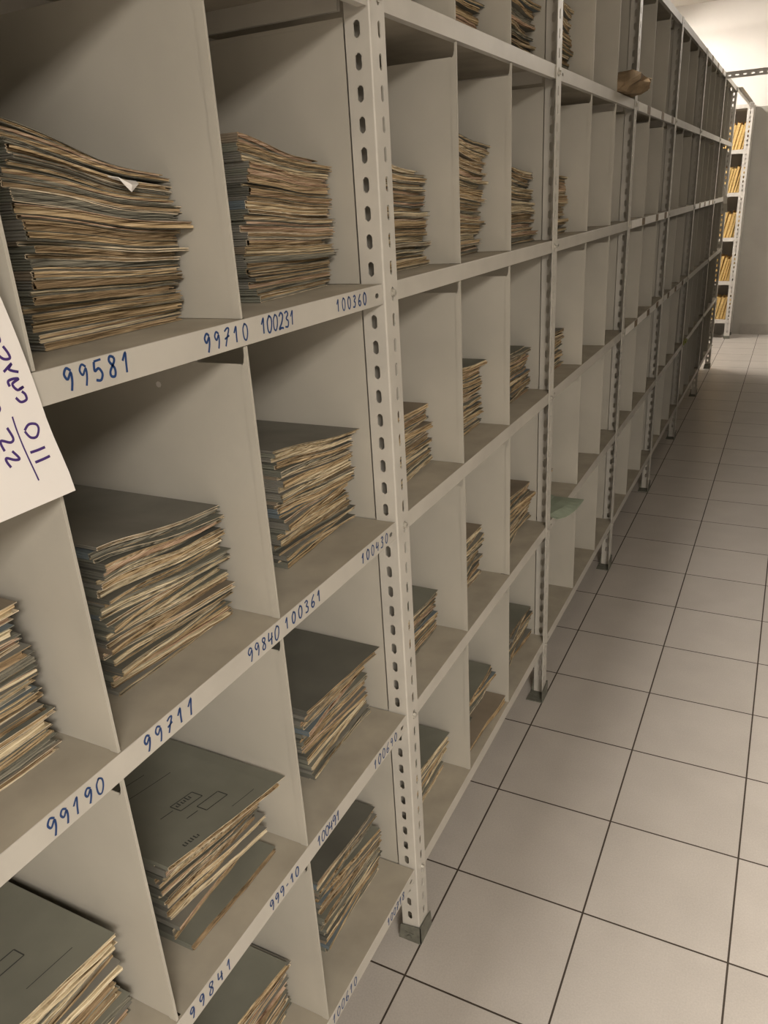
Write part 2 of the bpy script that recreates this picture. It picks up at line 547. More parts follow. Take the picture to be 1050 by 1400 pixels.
def shelf_part(parent, ya, yb, z, k, divs=()):
    mb = MB()
    xf, t = -.003, .0012
    mb.box(-DEPTH, xf - .001, ya, yb, z - t, z, 1)  # whole top sheet in a darker, browner enamel than the lip
    # front lip with a long hole close to each end
    mb.slotted((xf, 0, z - LIP), (0, 0, 1), (0, 1, 0), (-1, 0, 0), LIP - .0008, ya, yb,
               [ya + .019, yb - .019], .0150, .0075, .0125, t)
    # rounded top edge, bottom return, back and end lips
    mb.grid([[(xf - .001, y, z) for y in (ya, yb)], [(xf - .0003, y, z - .0003) for y in (ya, yb)], [(xf, y, z - .0009) for y in (ya, yb)]])
    mb.box(xf - .014, xf - t, ya, yb, z - LIP, z - LIP + t)
    mb.box(-DEPTH, -DEPTH + t, ya, yb, z - LIP, z - t)
    for y in (ya, yb - t):
        mb.box(-DEPTH + t, -.05, y, y + t, z - LIP, z - t)
    for y in divs:
        mb.box(-.030, -.0075, y + .0022, y + .0052, z - .0002, z + .0003, 2)  # near-black patch, the shade inside a shelf slot put into colour
    return mb.build('shelf', [M_PAINT, M_SHELFTOP, M_SLOTSHADE], parent)

def divider_part(parent, y, z0, z1, xf=-.005, hem=True):
    mb = MB()
    zt = z1 - .055 if hem else z1 - .040
    z0 += .0008
    mb.box(-DEPTH + .006, xf - .010 if hem else xf, y - .0006, y + .0006, z0, zt)
    if hem:
        h = .0019
        xb = xf - .011
        top = z1 - LIP - .0015
        prof = [(xb, zt - .004), (xf - .006, zt + .002), (xf - .004, zt + .010), (xf - .0035, top)]
        left = [(xb, z0)] + prof
        for s in (-h, h):
            mb.face([(xf, y + s, z0), (xf, y + s, top)] + [(x, y + s, z) for x, z in left[::-1]])
        loop = [(xf, z0), (xf, top)] + left[::-1]
        mb.grid([[(x, y - h, z) for x, z in loop], [(x, y + h, z) for x, z in loop]], 0, True)
        # rolled edge bead behind the hem
        mb.box(xb - .002, xb, y - .0012, y + .0012, z0, zt - .006)
    else:
        mb.box(-DEPTH + .006, xf, y - .002, y - .0006, zt - .006, zt)
    return mb.build('divider', M_DIV, parent)

bays = []
shelves = {}
for b in range(7):
    ya, yb = YP[b], YP[b + 1]
    e = empty('shelving_unit', (-.2, (ya + yb) / 2, 0), BAYLABEL[b], 'shelving', 'bays of the long shelving row')
    bays.append(e)
    posts = [(ya, 1)] if b == 0 else ([(ya, 1), (yb, -1)] if b == 1 else [(yb, 1 if b == 6 else -1)])
    for y, sy in posts:
        p = angle_post(e, 0, y, -1, sy)
        boot(p, 0, y, -1, sy)
        for z in ZS[1:]:
            bolt(p, 0.0002, y + sy * .027, z - .0165)
        angle_post(e, -DEPTH - .008, y, 1, sy, slotted=False)
    for i, z in enumerate(ZS):
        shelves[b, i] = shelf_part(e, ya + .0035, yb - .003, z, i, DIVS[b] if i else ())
    for i in range(5):
        for y in DIVS[b]:
            divider_part(e, y + rnd.uniform(-.004, .004), ZS[i + 1], ZS[i])
        if b > 0:   # inner side sheet, set back behind the post slots
            divider_part(e, ya + .030, ZS[i + 1], ZS[i], -.012, False)
        divider_part(e, yb - (.0012 if b == 0 else .0035), ZS[i + 1], ZS[i], -.044, False)
    mb = MB()
    mb.box(-DEPTH - .004, -DEPTH - .0025, ya + .004, yb - .004, .19, TOPZ - .002)
    mb.build('back_panel', M_DIV, e)
mb = MB()
mb.tube((-.1560, -.3725, 1.3790), (-.1560, -.3712, 1.3790), .0042, 7)
mb.build('paint_chip', M_WHITE, bays[0])
for (b, i), L in NUMS.items():
    for t, y0, y1, z0, z1, h in L:
        number(t, shelves[b, i], -.0029, y0, y1, z0, z1, h)

# white card strips with brown tape marks on far lips
def strip(b, i, segs):
    ya, yb = YP[b] + .05, YP[b + 1] - .006
    z = ZS[i]
    mb = MB()
    for a, c, mi in segs:
        y0, y1 = ya + (yb - ya) * a, ya + (yb - ya) * c
        mb.box(-.0029, -.0022 + .0004 * mi, y0, y1, z - LIP + .002, z - .0015, mi)
    o = mb.build('label_strip', [M_LABEL, M_TAPE], shelves[b, i])
    o['label'] = 'white card strip with brown tape marks'
def segs(marks, end=1.0):
    out, c = [], 0.0
    for m in marks:
        out.append((c, m - .035, 0))
        out.append((m - .035, m + .035, 1))
        c = m + .035
    out.append((c, end, 0))
    return out
strip(3, 1, segs([.22, .58, .88]))
strip(3, 2, segs([.26, .62, .88]))
strip(3, 3, segs([.23, .55, .82]))
strip(4, 3, segs([.14, .42, .72], .85))
strip(5, 0, segs([.2, .5, .78]))
strip(5, 2, segs([.2, .45, .7, .9]))

# the facing row across the aisle (outside the frame, it closes the aisle and carries the cross beam)
for b in (2, 3, 4, 5, 6):
    src = bays[b]
    r = src.copy()
    COL.objects.link(r)
    r.location = (1.00 + .2, src.location.y, 0)
    r.rotation_euler = (0, 0, math.pi)
    r['label'] = 'grey shelving bay of the facing row, across the aisle from bay %s' % ['', '', 'three', 'four', 'five', 'six', 'seven'][b]
    r['group'] = 'bays of the facing row'
    for ch in list(src.children):
        c = ch.copy()
        COL.objects.link(c)
        c.parent = r
        for gch in ch.children:
            d = gch.copy()
            COL.objects.link(d)
            d.parent = c

# slotted cross beam and tie bar above
mb = MB()
bx = [0.02 + .05 * k for k in range(20)]
mb.slotted((0, 5.392, 2.243), (0, 0, 1), (1, 0, 0), (0, 1, 0),   .042, .001, .995, bx, .018, .009, .024, .002)
mb.box(.001, .995, 5.392, 5.425, 2.283, 2.285)
tag(mb.build('cross_beam', M_POST, origin=(0, 5.392, 2.243)), 'slotted grey angle beam running across the aisle from the shelving top', 'beam')
mb = MB()
mb.box(.003, .005, 6.44, 8.062, 2.250, 2.285)
mb.box(.005, .035, 6.51, 8.062, 2.283, 2.285)
tag(mb.build('tie_bar', M_POST, origin=(.003, 7.2, 2.25)), 'thin grey tie bar joining the row to the white end rack', 'bar')

# ------------------------------------------------------------------ file folders
NU = 11
def sm(t):
    t = max(0, min(1, t))
    return t * t * (3 - 2 * t)

def lerp_at(arr, u):
    t = min(max(u, 0), .9999) * (NU - 1)
    i = int(t)
    return arr[i] + (arr[i + 1] - arr[i]) * (t - i)

def folder_geo(mbc, mbp, zb, zt, y0, y1, xn, xfar, depth, R, cm=0, pm=0, yov=0.0, form=None, fmi=1, pages=3, proud=0.0, em=0, pbase=None):
    """one card folder: cover folded round a block of sheets, spine at y0.
    zb/zt: heights under and over it along u; xn/xfar: front x at near and far end"""
    us = [k / (NU - 1) for k in range(NU)]
    c = 0.0009
    fx = [xn + (xfar - xn) * u for u in us]
    w1, w2, ph = R.uniform(4, 9), R.uniform(12, 22), R.uniform(0, 6)
    am = R.uniform(.0003, .0013)
    wob = [am * math.sin(w1 * u + ph) + am * .5 * math.sin(w2 * u + 2 * ph) for u in us]
    ylen = y1 - y0
    Y = [y0 + ylen * u for u in us]
    Yt = [y0 + (ylen + yov) * u for u in us]
    # outer / inner path  (y, z, xfront)
    zm = (zb[0] + zt[0]) / 2
    out = [(Y[i], zb[i], fx[i] + wob[i]) for i in range(NU - 1, -1, -1)]
    # back fold: the nested sheets show as fine ridges
    m = max(1, int((zt[0] - zb[0] - 2 * c) / .0026))
    ridge = []
    for k in range(2 * m + 1):
        zz = zb[0] + c * 1.3 + (zt[0] - zb[0] - 2.6 * c) * k / (2 * m)
        ridge.append((y0 - (R.uniform(.0006, .0016) if k % 2 == 0 else R.uniform(-.0008, -.0002)), zz, fx[0] + wob[0] - R.uniform(.0002, .0016)))
    out += ridge
    out += [(Yt[i], zt[i], fx[i] + wob[i]) for i in range(NU)]
    inn = [(Y[i], zb[i] + c, fx[i] + wob[i]) for i in range(NU - 1, 0, -1)] + [(y0 + c, zb[0] + c, fx[0] + wob[0])]
    inn += [(y + c * 1.6, z, x) for y, z, x in ridge]
    inn += [(y0 + c, zt[0] - c, fx[0] + wob[0])] + [(Yt[i], zt[i] - c, fx[i] + wob[i]) for i in range(1, NU)]
    rows = []
    for s in (-depth, -depth * .45, -.02, 0):
        rows.append([(x + s, y, z) for y, z, x in out])
    ids = mbc.grid(rows, cm)
    irow = [(x, y, z) for y, z, x in inn]
    i2 = mbc.idx(irow)
    i3 = mbc.idx([(x - .03, y, z) for y, z, x in inn])
    n = len(out)
    for k in range(n - 1):
        mbc.q([ids[-1][k], ids[-1][k + 1], i2[k + 1], i2[k]], em)
        mbc.q([i2[k], i2[k + 1], i3[k + 1], i3[k]], em)
    for k in (0, n - 1):   # far edges
        mbc.q([ids[0][k], ids[1][k], ids[2][k], ids[3][k], i2[k], i3[k]], cm)
    if form:
        for (ua, xa, ub, xb, wd) in form:   # thin printed strokes lying on the top sheet
            def P(u, xx, h):
                t = min(max(u, 0), .999) * (NU - 1)
                i = int(t)
                z = zt[i] + (zt[i + 1] - zt[i]) * (t - i)
                xf_ = fx[i] + (fx[i + 1] - fx[i]) * (t - i)
                return (xf_ - xx, y0 + (ylen + yov) * u, z + h)
            du, dx = (ub - ua) * ylen, xb - xa
            l = math.hypot(du, dx)
            nu, nx = -dx / l * wd / 2 / ylen, du / l * wd / 2
            m_ = max(1, int(abs(ub - ua) * 10))
            for k in range(m_):
                a, b2 = k / m_, (k + 1) / m_
                A = (ua + (ub - ua) * a, xa + dx * a)
                B = (ua + (ub - ua) * b2, xa + dx * b2)
                mbc.face([P(A[0] + nu, A[1] + nx, .0004), P(B[0] + nu, B[1] + nx, .0004), P(B[0] - nu, B[1] - nx, .0004), P(A[0] - nu, A[1] - nx, .0004)], fmi)
    # sheets
    fr = sorted([0] + [R.uniform(.15, .85) for _ in range(pages - 1)] + [1])
    for a, b2 in zip(fr, fr[1:]):
        if b2 - a < .03:
            continue
        ins = R.uniform(-.0014, .0016) + proud
        rot = R.uniform(-.004, .004)
        ye = ylen - R.uniform(.001, .012)
        a_, ph2 = R.uniform(.0003, .0010), R.uniform(0, 6)
        gp = R.choice([.002, .004, .02, .035]) if b2 - a > .1 else .002
        if pbase is None:
            pmi = pm
        else:
            pmi = pm if R.random() < .62 else pbase + R.choices(range(5), (3, 3.5, 2.5, 4.5, 1.5))[0]
        lo_, hi_, lb, hb = [], [], [], []
        for i, u in enumerate(us):
            y = y0 + .0003 + (ye - .0003) * u
            z0_, z1_ = lerp_at(zb, (y - y0) / ylen) + c * 1.05, lerp_at(zt, (y - y0) / (ylen + yov)) - c * 1.05
            if z1_ < z0_ + .0002:
                z0_, z1_ = (z0_ + z1_) / 2 - .0001, (z0_ + z1_) / 2 + .0001
            za, zc = z0_ + (z1_ - z0_) * (a + gp), z0_ + (z1_ - z0_) * (b2 - gp)
            x = fx[i] + wob[i] + max(ins + rot * (u - .5), -.0004 - .012 * u) + min(1, u * 12) * a_ * math.sin(w2 * 1.7 * u + ph2) + R.uniform(-.0004, .0004)
            lo_.append((x, y, za)); hi_.append((x, y, zc))
            lb.append((x - .03, y, za)); hb.append((x - .03, y, zc))
        mbp.grid([lb, lo_, hi_, hb], pmi)
        k = NU - 1
        mbp.face([(hi_[k][0], hi_[k][1], hi_[k][2]), (lo_[k][0], lo_[k][1], lo_[k][2]), (lo_[k][0] - depth + .02, lo_[k][1], lo_[k][2]), (hi_[k][0] - depth + .02, hi_[k][1], hi_[k][2])], pmi)

ORD = ['topmost', 'second', 'third', 'fourth', 'fifth', 'sixth', 'seventh', 'eighth', 'ninth', 'tenth', 'eleventh', 'twelfth',
       'thirteenth', 'fourteenth', 'fifteenth', 'sixteenth', 'seventeenth', 'eighteenth', 'nineteenth', 'twentieth',
       'twenty-first', 'twenty-second', 'twenty-third', 'twenty-fourth', 'twenty-fifth', 'twenty-sixth', 'twenty-seventh',
       'twenty-eighth', 'twenty-ninth', 'thirtieth', 'thirty-first', 'thirty-second', 'thirty-third', 'thirty-fourth']

stuff_c, stuff_p = MB(), MB()
NFOLD = 0
FORM1 = []
def rect(ua, xa, ub, xb, w=.0016):
    return [(ua, xa, ub, xa, w), (ub, xa, ub, xb, w), (ub, xb, ua, xb, w), (ua, xb, ua, xa, w)]
def word(u, x, n, R):
    o = []
    for k in range(n):
        o.append((u + k * .022, x, u + k * .022 + .004, x + R.uniform(.005, .009), .0018))
        if k % 2 == 0:
            o.append((u + k * .022, x, u + k * .022 + .014, x + .0008, .0012))
    return o
_R = random.Random(3)
FORM_A = rect(.42, .075, .60, .095) + rect(.50, .045, .68, .063) + [(.30, .085, .40, .085, .0014), (.38, .055, .47, .055, .0014)] + \
    word(.18, .012, 6, _R) + word(.44, .085, 6, _R) + [(.60, .020, .80, .020, .001), (.2, .16, .7, .16, .0012), (.1, .19, .6, .19, .0012)]
FORM_B = rect(.35, .10, .62, .118) + rect(.45, .072, .72, .090) + [(.15, .105, .32, .105, .001), (.2, .07, .36, .07, .001), (.6, .03, .85, .03, .001)]

def pile(key, where, z, y0, y1, hn, hf, xf, n, seed, lean=(0, 0), top=None, indiv=True, wav=.004, jit=.005, ragged=.010, cover_w=(5, 5, 1.2, 1.2, 2.2),
         page_w=(5, 3, 3, 2, 1.3), topcov=None, form=None, forced=None, slump=0.0, tdx=0.0, tdy=0.0, depth=.285, ymax=None, lift=0.0, low=0.0):
    """a pile of n folders; lean=(dx,dy) shift from bottom to top; tdx/tdy: how far the top folder pokes out"""
    global NFOLD
    R = random.Random(seed)
    th = [R.uniform(.55, 1.5) for _ in range(n)]
    tot = sum(th)
    us = [k / (NU - 1) for k in range(NU)]
    prof, acc = [], [0.0] * NU
    prof.append(list(acc))
    bend = R.uniform(.25, .45)
    for k in range(n):
        c1, c2 = R.uniform(0, 1), R.uniform(.12, .3)
        b1 = R.uniform(-.22, .22)
        row = []
        for u in us:
            h = hf + (hn - hf) * (1 - .6 * u - .4 * sm((u - .03) / (.35 + bend)))
            t_ = th[k] / tot * h
            t_ *= 1 + b1 * math.exp(-((u - c1) / c2) ** 2)
            row.append(max(.0022, t_))
        acc = [a + r for a, r in zip(acc, row)]
        prof.append(list(acc))
    sc = [(hf + (hn - hf) * (1 - .6 * u - .4 * sm((u - .03) / (.35 + bend)))) / a for u, a in zip(us, acc)]
    w_ph = R.uniform(0, 6)
    prev_f = None
    out = []
    for k in range(n):
        t = (k + .5) / n
        zb = [z + .0006 + prof[k][i] * (1 + (sc[i] - 1) * .8) for i in range(NU)]
        zt = [z + .0003 + prof[k + 1][i] * (1 + (sc[i] - 1) * .8) for i in range(NU)]
        gap = .0001
        zt = [b if b - a > .002 else a + .002 for a, b in zip(zb, [q - gap for q in zt])]
        dx = lean[0] * t + R.gauss(0, jit * .45) + wav * math.sin(5 * t + w_ph)
        dy = lean[1] * t + R.gauss(0, .0025)
        rot = R.gauss(0, .006)
        x_n, x_f = xf + dx - rot, xf + dx + rot
        lf = lift if k == n - 1 else 0
        zb = [a_ + lf * sm(u) for a_, u in zip(zb, us)]
        zt = [a_ + lf * sm(u) for a_, u in zip(zt, us)]
        yy0, yy1 = y0 + dy, y1 + lean[1] * t + R.uniform(-ragged, ragged * .6)
        yov = R.choice([0, 0, R.uniform(.002, .008)])
        if k == 0:
            x_f += low * 1.1
            x_n += low * .9
        if k == n - 1:
            x_f += tdx
            x_n += tdx * .15
            yov += tdy
        lim = ymax if ymax is not None else 9
        yy1 = min(yy1, lim - .003)
        yov = min(yov, lim - .003 - yy1)
        ci = R.choices(range(5), cover_w)[0]
        pi = R.choices(range(5), page_w)[0]
        if forced and (n - 1 - k) in forced:
            ci, pi = forced[n - 1 - k]
        if k == n - 1 and topcov is not None:
            ci = topcov
        fm = form if k == n - 1 else None
        ei = R.choices(range(3), (4, 3, 3))[0]
        pg = R.choice([4, 5, 6, 7])
        proud = R.choice([0, 0, 0, .003]) - .0005
        if indiv:
            mc, mp = MB(), MB()
            folder_geo(mc, mp, zb, zt, yy0, yy1, x_n, x_f, depth, R, 0, pi, yov, fm, 2, pg, proud, 1, 0)
            org = (xf - .14, (yy0 + yy1) / 2, min(zb))
            o = mc.build('file_folder', [COVERS[ci], EDGES[ei], M_FORM], None, org, weld=False)
            lab = '%s card folder, %s %s' % (COVERNAME[ci], ORD[n - 1 - k] if k else 'lowest', where)
            tag(o, lab, 'folder', 'file folders piled on the near shelves')
            mp.build('page_block', PAGES, o, org, weld=False)
            NFOLD += 1
        else:
            folder_geo(stuff_c, stuff_p, zb, zt, yy0, yy1, x_n, x_f, depth, R, ci, pi, yov, None, 0, pg, proud, 10 + ei, 0)

Z1, Z2, Z3, Z4, Z5 = ZS[1:]
# near bay -----------------------------------------------------------------
pile('r1c2', 'of the pile above the number 99581', Z2, -.598, -.379, .214, .168, -.082, 27, 11, ymax=-.372, tdx=-.02, topcov=4, page_w=(4, 3, 3, 5, 2))
pile('r1c3', 'of the pile above the number 100231', Z2, -.234, -.016, .215, .186, -.082, 26, 12, ymax=-.006, tdx=-.01, topcov=3, page_w=(5, 3, 3, 1, 3))
pile('r2c1', 'of the pile above the number 99190', Z3, -.93, -.692, .192, .180, -.082, 22, 13, ymax=-.684, lean=(.0, -.012), topcov=3, page_w=(5, 5, 2, 2, 2))
pile('r2c2', 'of the pile above the number 99711', Z3, -.600, -.380, .196, .166, -.079, 25, 14, ymax=-.373, topcov=1, forced={1: (2, 3)}, page_w=(5, 5, 2, 2, 1))
pile('r2c3', 'of the pile above the number 100361', Z3, -.236, -.018, .198, .172, -.080, 26, 15, ymax=-.006, tdx=.017, tdy=.012, topcov=1, page_w=(5, 6, 2, 1, 1))
pile('r3c1', 'of the pile under the number 99190', Z4, -.935, -.694, .155, .148, -.073, 13, 16, ymax=-.684, lean=(.0, -.012), topcov=0, form=FORM_B, forced={0: (0, 1), 1: (2, 3)})
pile('r3c2', 'of the pile above the number 99841', Z4, -.600, -.388, .160, .112, -.080, 17, 17, ymax=-.373, tdx=.045, tdy=.016, topcov=0, form=FORM_A, jit=.012, lift=.030, low=.030)
pile('r3c3', 'of the pile above the number 100491', Z4, -.238, -.020, .152, .142, -.080, 19, 18, ymax=-.006, tdx=.032, tdy=.014, topcov=4, page_w=(3, 3, 3, 4, 1), cover_w=(6, 4, 1, 1, 4), lift=.012)
pile('r4c2', 'of the pile under the number 999-10', Z5, -.605, -.381, .140, .128, -.08, 15, 19, ymax=-.373, topcov=0)
pile('r4c3', 'of the pile above the number 100610', Z5, -.255, -.026, .185, .160, -.078, 20, 20, ymax=-.006, topcov=4, cover_w=(6, 4, 3, 1, 3), page_w=(5, 3, 2, 3, 0))
# second bay, left column and the tall pile ----------------------------------
pile('b1', 'of the topmost pile right of the near slotted post', Z2, .105, .334, .190, .172, -.074, 22, 31, ymax=.341, topcov=4, tdx=-.01, jit=.010, page_w=(5, 3, 4, 2, 2))
pile('b2', 'of the second pile down beside the near post', Z3, .105, .334, .138, .130, -.079, 18, 32, ymax=.341, topcov=3, page_w=(6, 3, 3, 1, 1))
pile('b3', 'of the third pile down beside the near post', Z4, .105, .334, .115, .104, -.081, 13, 33, ymax=.341, topcov=0, tdx=.02)
pile('b4', 'of the lowest splayed pile beside the near post', Z5, .100, .330, .125, .115, -.080, 5, 34, ymax=.341, topcov=0, jit=.02, tdx=.03, lean=(.03, 0), forced={0: (0, 1)})
pile('b5', 'of the tallest pile, second compartment beyond the near post', Z2, .425, .646, .250, .222, -.076, 26, 35, ymax=.653, lean=(.02, 0), jit=.010, page_w=(5, 3, 4, 2, 3))
# the rest, deeper along the row ---------------------------------------------
K = dict(indiv=False, jit=.010)
pile('', '', Z2, .810, 1.028, .198, .170, -.070, 22, 36, ymax=1.040, **K)
pile('', '', Z3, .425, .646, .178, .164, -.080, 19, 37, ymax=.653, **K)
pile('', '', Z3, .815, 1.028, .140, .130, -.068, 16, 38, ymax=1.040, **K)
pile('', '', Z4, .425, .646, .150, .142, -.080, 17, 39, ymax=.653, **K)
pile('', '', Z4, .815, 1.028, .150, .140, -.068, 16, 40, ymax=1.040, topcov=3, **K)
pile('', '', Z5, .425, .625, .152, .140, -.075, 14, 41, ymax=.653, indiv=False, lean=(.035, -.01), jit=.012)
pile('', '', Z5, .815, 1.030, .125, .112, -.060, 14, 42, ymax=1.040, topcov=0, **K)
pile('', '', Z1, .425, .646, .20, .18, -.078, 20, 43, ymax=.653, **K)
pile('', '', Z1, .810, 1.028, .20, .18, -.075, 20, 44, ymax=1.040, **K)
pile('', '', Z1, .120, .334, .16, .15, -.080, 16, 45, ymax=.341, **K)
pile('', '', Z1, 1.18, 1.398, .21, .19, -.07, 20, 46, ymax=1.402, **K)
pile('', '', Z2, 1.18, 1.398, .18, .16, -.07, 18, 47, ymax=1.402, **K)
pile('', '', Z3, 1.18, 1.398, .13, .12, -.07, 14, 48, ymax=1.402, **K)
pile('', '', Z4, 1.14, 1.345, .075, .070, -.09, 9, 49, ymax=1.40, **K)
pile('', '', Z5, 1.16, 1.370, .09, .085, -.10, 9, 50, ymax=1.40, **K)
n0 = len(stuff_c.v)
stuff_c.v += stuff_p.v
stuff_c.f += [tuple(i + n0 for i in f) for f in stuff_p.f]
stuff_c.m += [m + 5 for m in stuff_p.m]
tag(stuff_c.build('file_folder', COVERS + PAGES + EDGES, None, (-.2, .8, Z5), weld=False),
    'many old card folders with tan sheets piled in the compartments farther along the row', 'folders', kind='stuff')
print('individual folders', NFOLD)

# ------------------------------------------------------------------ loose things on the near shelves
# folder lying forward on the lowest shelf of the second bay
mc, mp = MB(), MB()
R = random.Random(77)
zb = [Z5 + .002 + .004 * math.sin(k / 3) ** 2 for k in range(NU)]
zt = [a + .010 + .012 * k / (NU - 1) for k, a in enumerate(zb)]
folder_geo(mc, mp, zb, zt, .395, .650, -.030, -.012, .25, R, 0, 0, pages=3, em=0)
o = mc.build('file_folder', COVERS[3], None, (-.15, .48, Z5), weld=False)
tag(o, 'brownish folder slid forward from the slumped pile on the lowest shelf', 'folder', 'file folders piled on the near shelves')
mp.build('page_block', PAGES[0], o, (-.15, .48, Z5), weld=False)

# drooping pale green folder in the third bay
mb = MB()
rows = []
for i in range(9):
    t = i / 8
    row = []
    for j in range(9):
        s = j / 8
        x = -.20 + (.255 - .045 * (1 - s) ** 1.5) * t
        y = 1.086 + .169 * s
        over = max(0, x + .002) / .05
        z = Z4 + .0785 - .074 * sm((t - .15) / .45) + .004 * math.sin(3 * s) - .055 * over ** 1.3 * (1 - s) ** 1.2
        if x > -.06:
            z = max(z, Z4 + .003 - .058 * over ** 1.3 * (1 - s) ** 1.2)
        row.append((x, y, z))
    rows.append(row)
mb.grid(rows)
mb.grid([[(x, y, z + .0025) for x, y, z in r] for r in rows])
E1 = [rows[0], [(x, y, z + .0025) for x, y, z in rows[0]]]
for r in (rows[0], rows[-1], [q[0] for q in rows], [q[-1] for q in rows]):
    mb.grid([r, [(x, y, z + .0025) for x, y, z in r]])
tag(mb.build('file_folder', M_GREENF, None, (0, 1.16, Z4), smooth=False),
    'limp pale green folder drooping out over a shelf lip in the third bay', 'folder')

# paper scrap sticking out of the pile above 99581
mb = MB()
mb.grid([[(-.082, -.478, 1.630), (-.082, -.455, 1.6265), (-.082, -.432, 1.6245)],
         [(-.068, -.472, 1.6275), (-.065, -.457, 1.620), (-.071, -.440, 1.621)],
         [(-.067, -.466, 1.620), (-.064, -.460, 1.6125), (-.069, -.449, 1.6165)]])
so = mb.build('paper_scrap', M_WHITE, None, (-.1, -.457, 1.62))
so.modifiers.new('thickness', 'SOLIDIFY').thickness = .0006
tag(so, 'small crumpled white paper scrap poking from the pile above 99581', 'paper')

# brown parcel on the upper shelf of the third bay
mb = MB()
R = random.Random(5)
rows = []
NR, NS = 9, 14
for i in range(NR + 1):
    t = i / NR
    y = 1.79 + .22 * t
    prof = math.sin(math.pi * min(1, max(0, .10 + .80 * t))) ** .5
    cx_, hw = -.050 + .030 * t, .105 * prof
    hz = (.034 + .007 * math.sin(9 * t)) * prof
    row = []
    for j in range(NS):
        a = 2 * math.pi * j / NS
        ca, sa = math.cos(a), math.sin(a)
        sq = 1 / max(abs(ca), abs(sa)) ** .4
        k = 1 + R.uniform(-.17, .17)
        zz = Z1 + .0015 + hz * (1 + max(-1, sa * sq * k))
        row.append((cx_ + hw * ca * sq * k, y + R.uniform(-.012, .012), max(Z1 + .0012, zz)))
    rows.append(row)
ids = mb.grid(rows, 0, True)
mb.q(ids[0]); mb.q(ids[-1][::-1])
pk = mb.build('paper_parcel', M_KRAFT, None, (-.02, 1.91, Z1))
tag(pk, 'crumpled brown paper parcel sticking out of the upper shelf in the third bay', 'parcel')
mb = MB()
mb.box(.030, .052, 1.845, 1.93, Z1 + .036, Z1 + .050)
mb.build('loose_flap', M_KRAFT, pk)

# white sheet with purple handwriting, hung over the lip at the left edge
def sheet_x(z, y):
    return .0010 + .0006 * math.sin((z - 1.36) * 9) + (.012 * sm((1.43 - z) / .08))
def sheet_edge(z):
    t = (z - 1.3565) / (1.600 - 1.3565)
    return -.6772 - .008 * t - .032 * t * t
mb = MB()
rows = []
for i in range(15):
    z = 1.3565 + (1.600 - 1.3565) * i / 14
    ye = sheet_edge(z)
    rows.append([(sheet_x(z, 0), ye - .21 * (1 - j / 8), z) for j in range(9)])
mb.grid(rows)
mb.grid([[(x + .0004, y, z) for x, y, z in r] for r in rows])
for r in (rows[0], rows[-1], [q[0] for q in rows], [q[-1] for q in rows]):
    mb.grid([r, [(x + .0004, y, z) for x, y, z in r]])
sheet = mb.build('paper_sheet', M_WHITE, None, (0, -.70, 1.45))
tag(sheet, 'white paper sheet with purple handwritten figures hanging over the shelf lip at far left', 'paper')
WR = [[(-0.7160, 1.4975), (-0.7104, 1.4985), (-0.7105, 1.5029)], [(-0.7151, 1.4883), (-0.7105, 1.4839), (-0.7047, 1.4835), (-0.7052, 1.4879), (-0.7085, 1.4942)],
      [(-0.7134, 1.4737), (-0.7042, 1.479), (-0.708, 1.4747), (-0.6995, 1.4708)],
      [(-0.711, 1.4608), (-0.7115, 1.4653), (-0.706, 1.4663), (-0.7011, 1.4652), (-0.708, 1.4623), (-0.7044, 1.4563), (-0.6978, 1.4578), (-0.7026, 1.4566)],
      [(-0.7078, 1.4504), (-0.7038, 1.4457), (-0.6979, 1.4465), (-0.6979, 1.451), (-0.7006, 1.4542)], [(-0.7268, 1.4498), (-0.7252, 1.445), (-0.7293, 1.4409)],
      [(-0.7154, 1.4358), (-0.7131, 1.407), (-0.7108, 1.3775)],
      [(-0.707, 1.4213), (-0.7014, 1.4252), (-0.6945, 1.4236), (-0.693, 1.419), (-0.6973, 1.4131), (-0.7035, 1.4141), (-0.7072, 1.4206)],
      [(-0.7087, 1.402), (-0.7005, 1.4019), (-0.6928, 1.4023)], [(-0.7076, 1.3928), (-0.699, 1.3931), (-0.6913, 1.3937)],
      [(-0.7228, 1.428), (-0.72, 1.4181), (-0.7237, 1.4154), (-0.7313, 1.4191), (-0.7328, 1.4166), (-0.7316, 1.4101)],
      [(-0.7249, 1.4081), (-0.7208, 1.4006), (-0.7253, 1.4005), (-0.732, 1.4041), (-0.7333, 1.4015), (-0.7314, 1.3958)]]
mb = MB()
for k, st in enumerate(WR):
    ribbon(mb, spl([Vector((a, b, 0)) for a, b in st], 5), .0014 if k == 6 else .0023, .0002,
           lambda a, b, h: (sheet_x(b, a) + .0005 + h, a, b))
mb.build('handwriting', M_PURPLE, sheet, weld=False)

# small tags at the far end
mb = MB()
mb.grid([[(.0012, 6.10, 1.472), (.030, 6.09, 1.474)], [(.006, 6.09, 1.42), (.037, 6.08, 1.418)], [(.014, 6.10, 1.352), (.044, 6.09, 1.350)]])
mb.grid([[(.0012, 6.10, 1.545), (.010, 6.10, 1.542)], [(.0012, 6.10, 1.472), (.024, 6.09, 1.474)]])
o = mb.build('paper_tag', M_LABEL, None, (0, 6.05, 1.43))
o.modifiers.new('thickness', 'SOLIDIFY').thickness = .0006
tag(o, 'small white paper tag hanging from a shelf lip near the end of the row', 'tag')
mb = MB()
mb.box(.0005, .004, 4.20, 4.30, Z4 - .02, Z4 + .012)
mb.box(.0005, .010, 4.26, 4.34, Z4 - .012, Z4 + .004)
o = mb.build('shelf_tag', M_GREENTAG, None, (0, 4.25, Z4))
tag(o, 'small yellow green tag stuck on a lower shelf lip far along the row', 'tag')

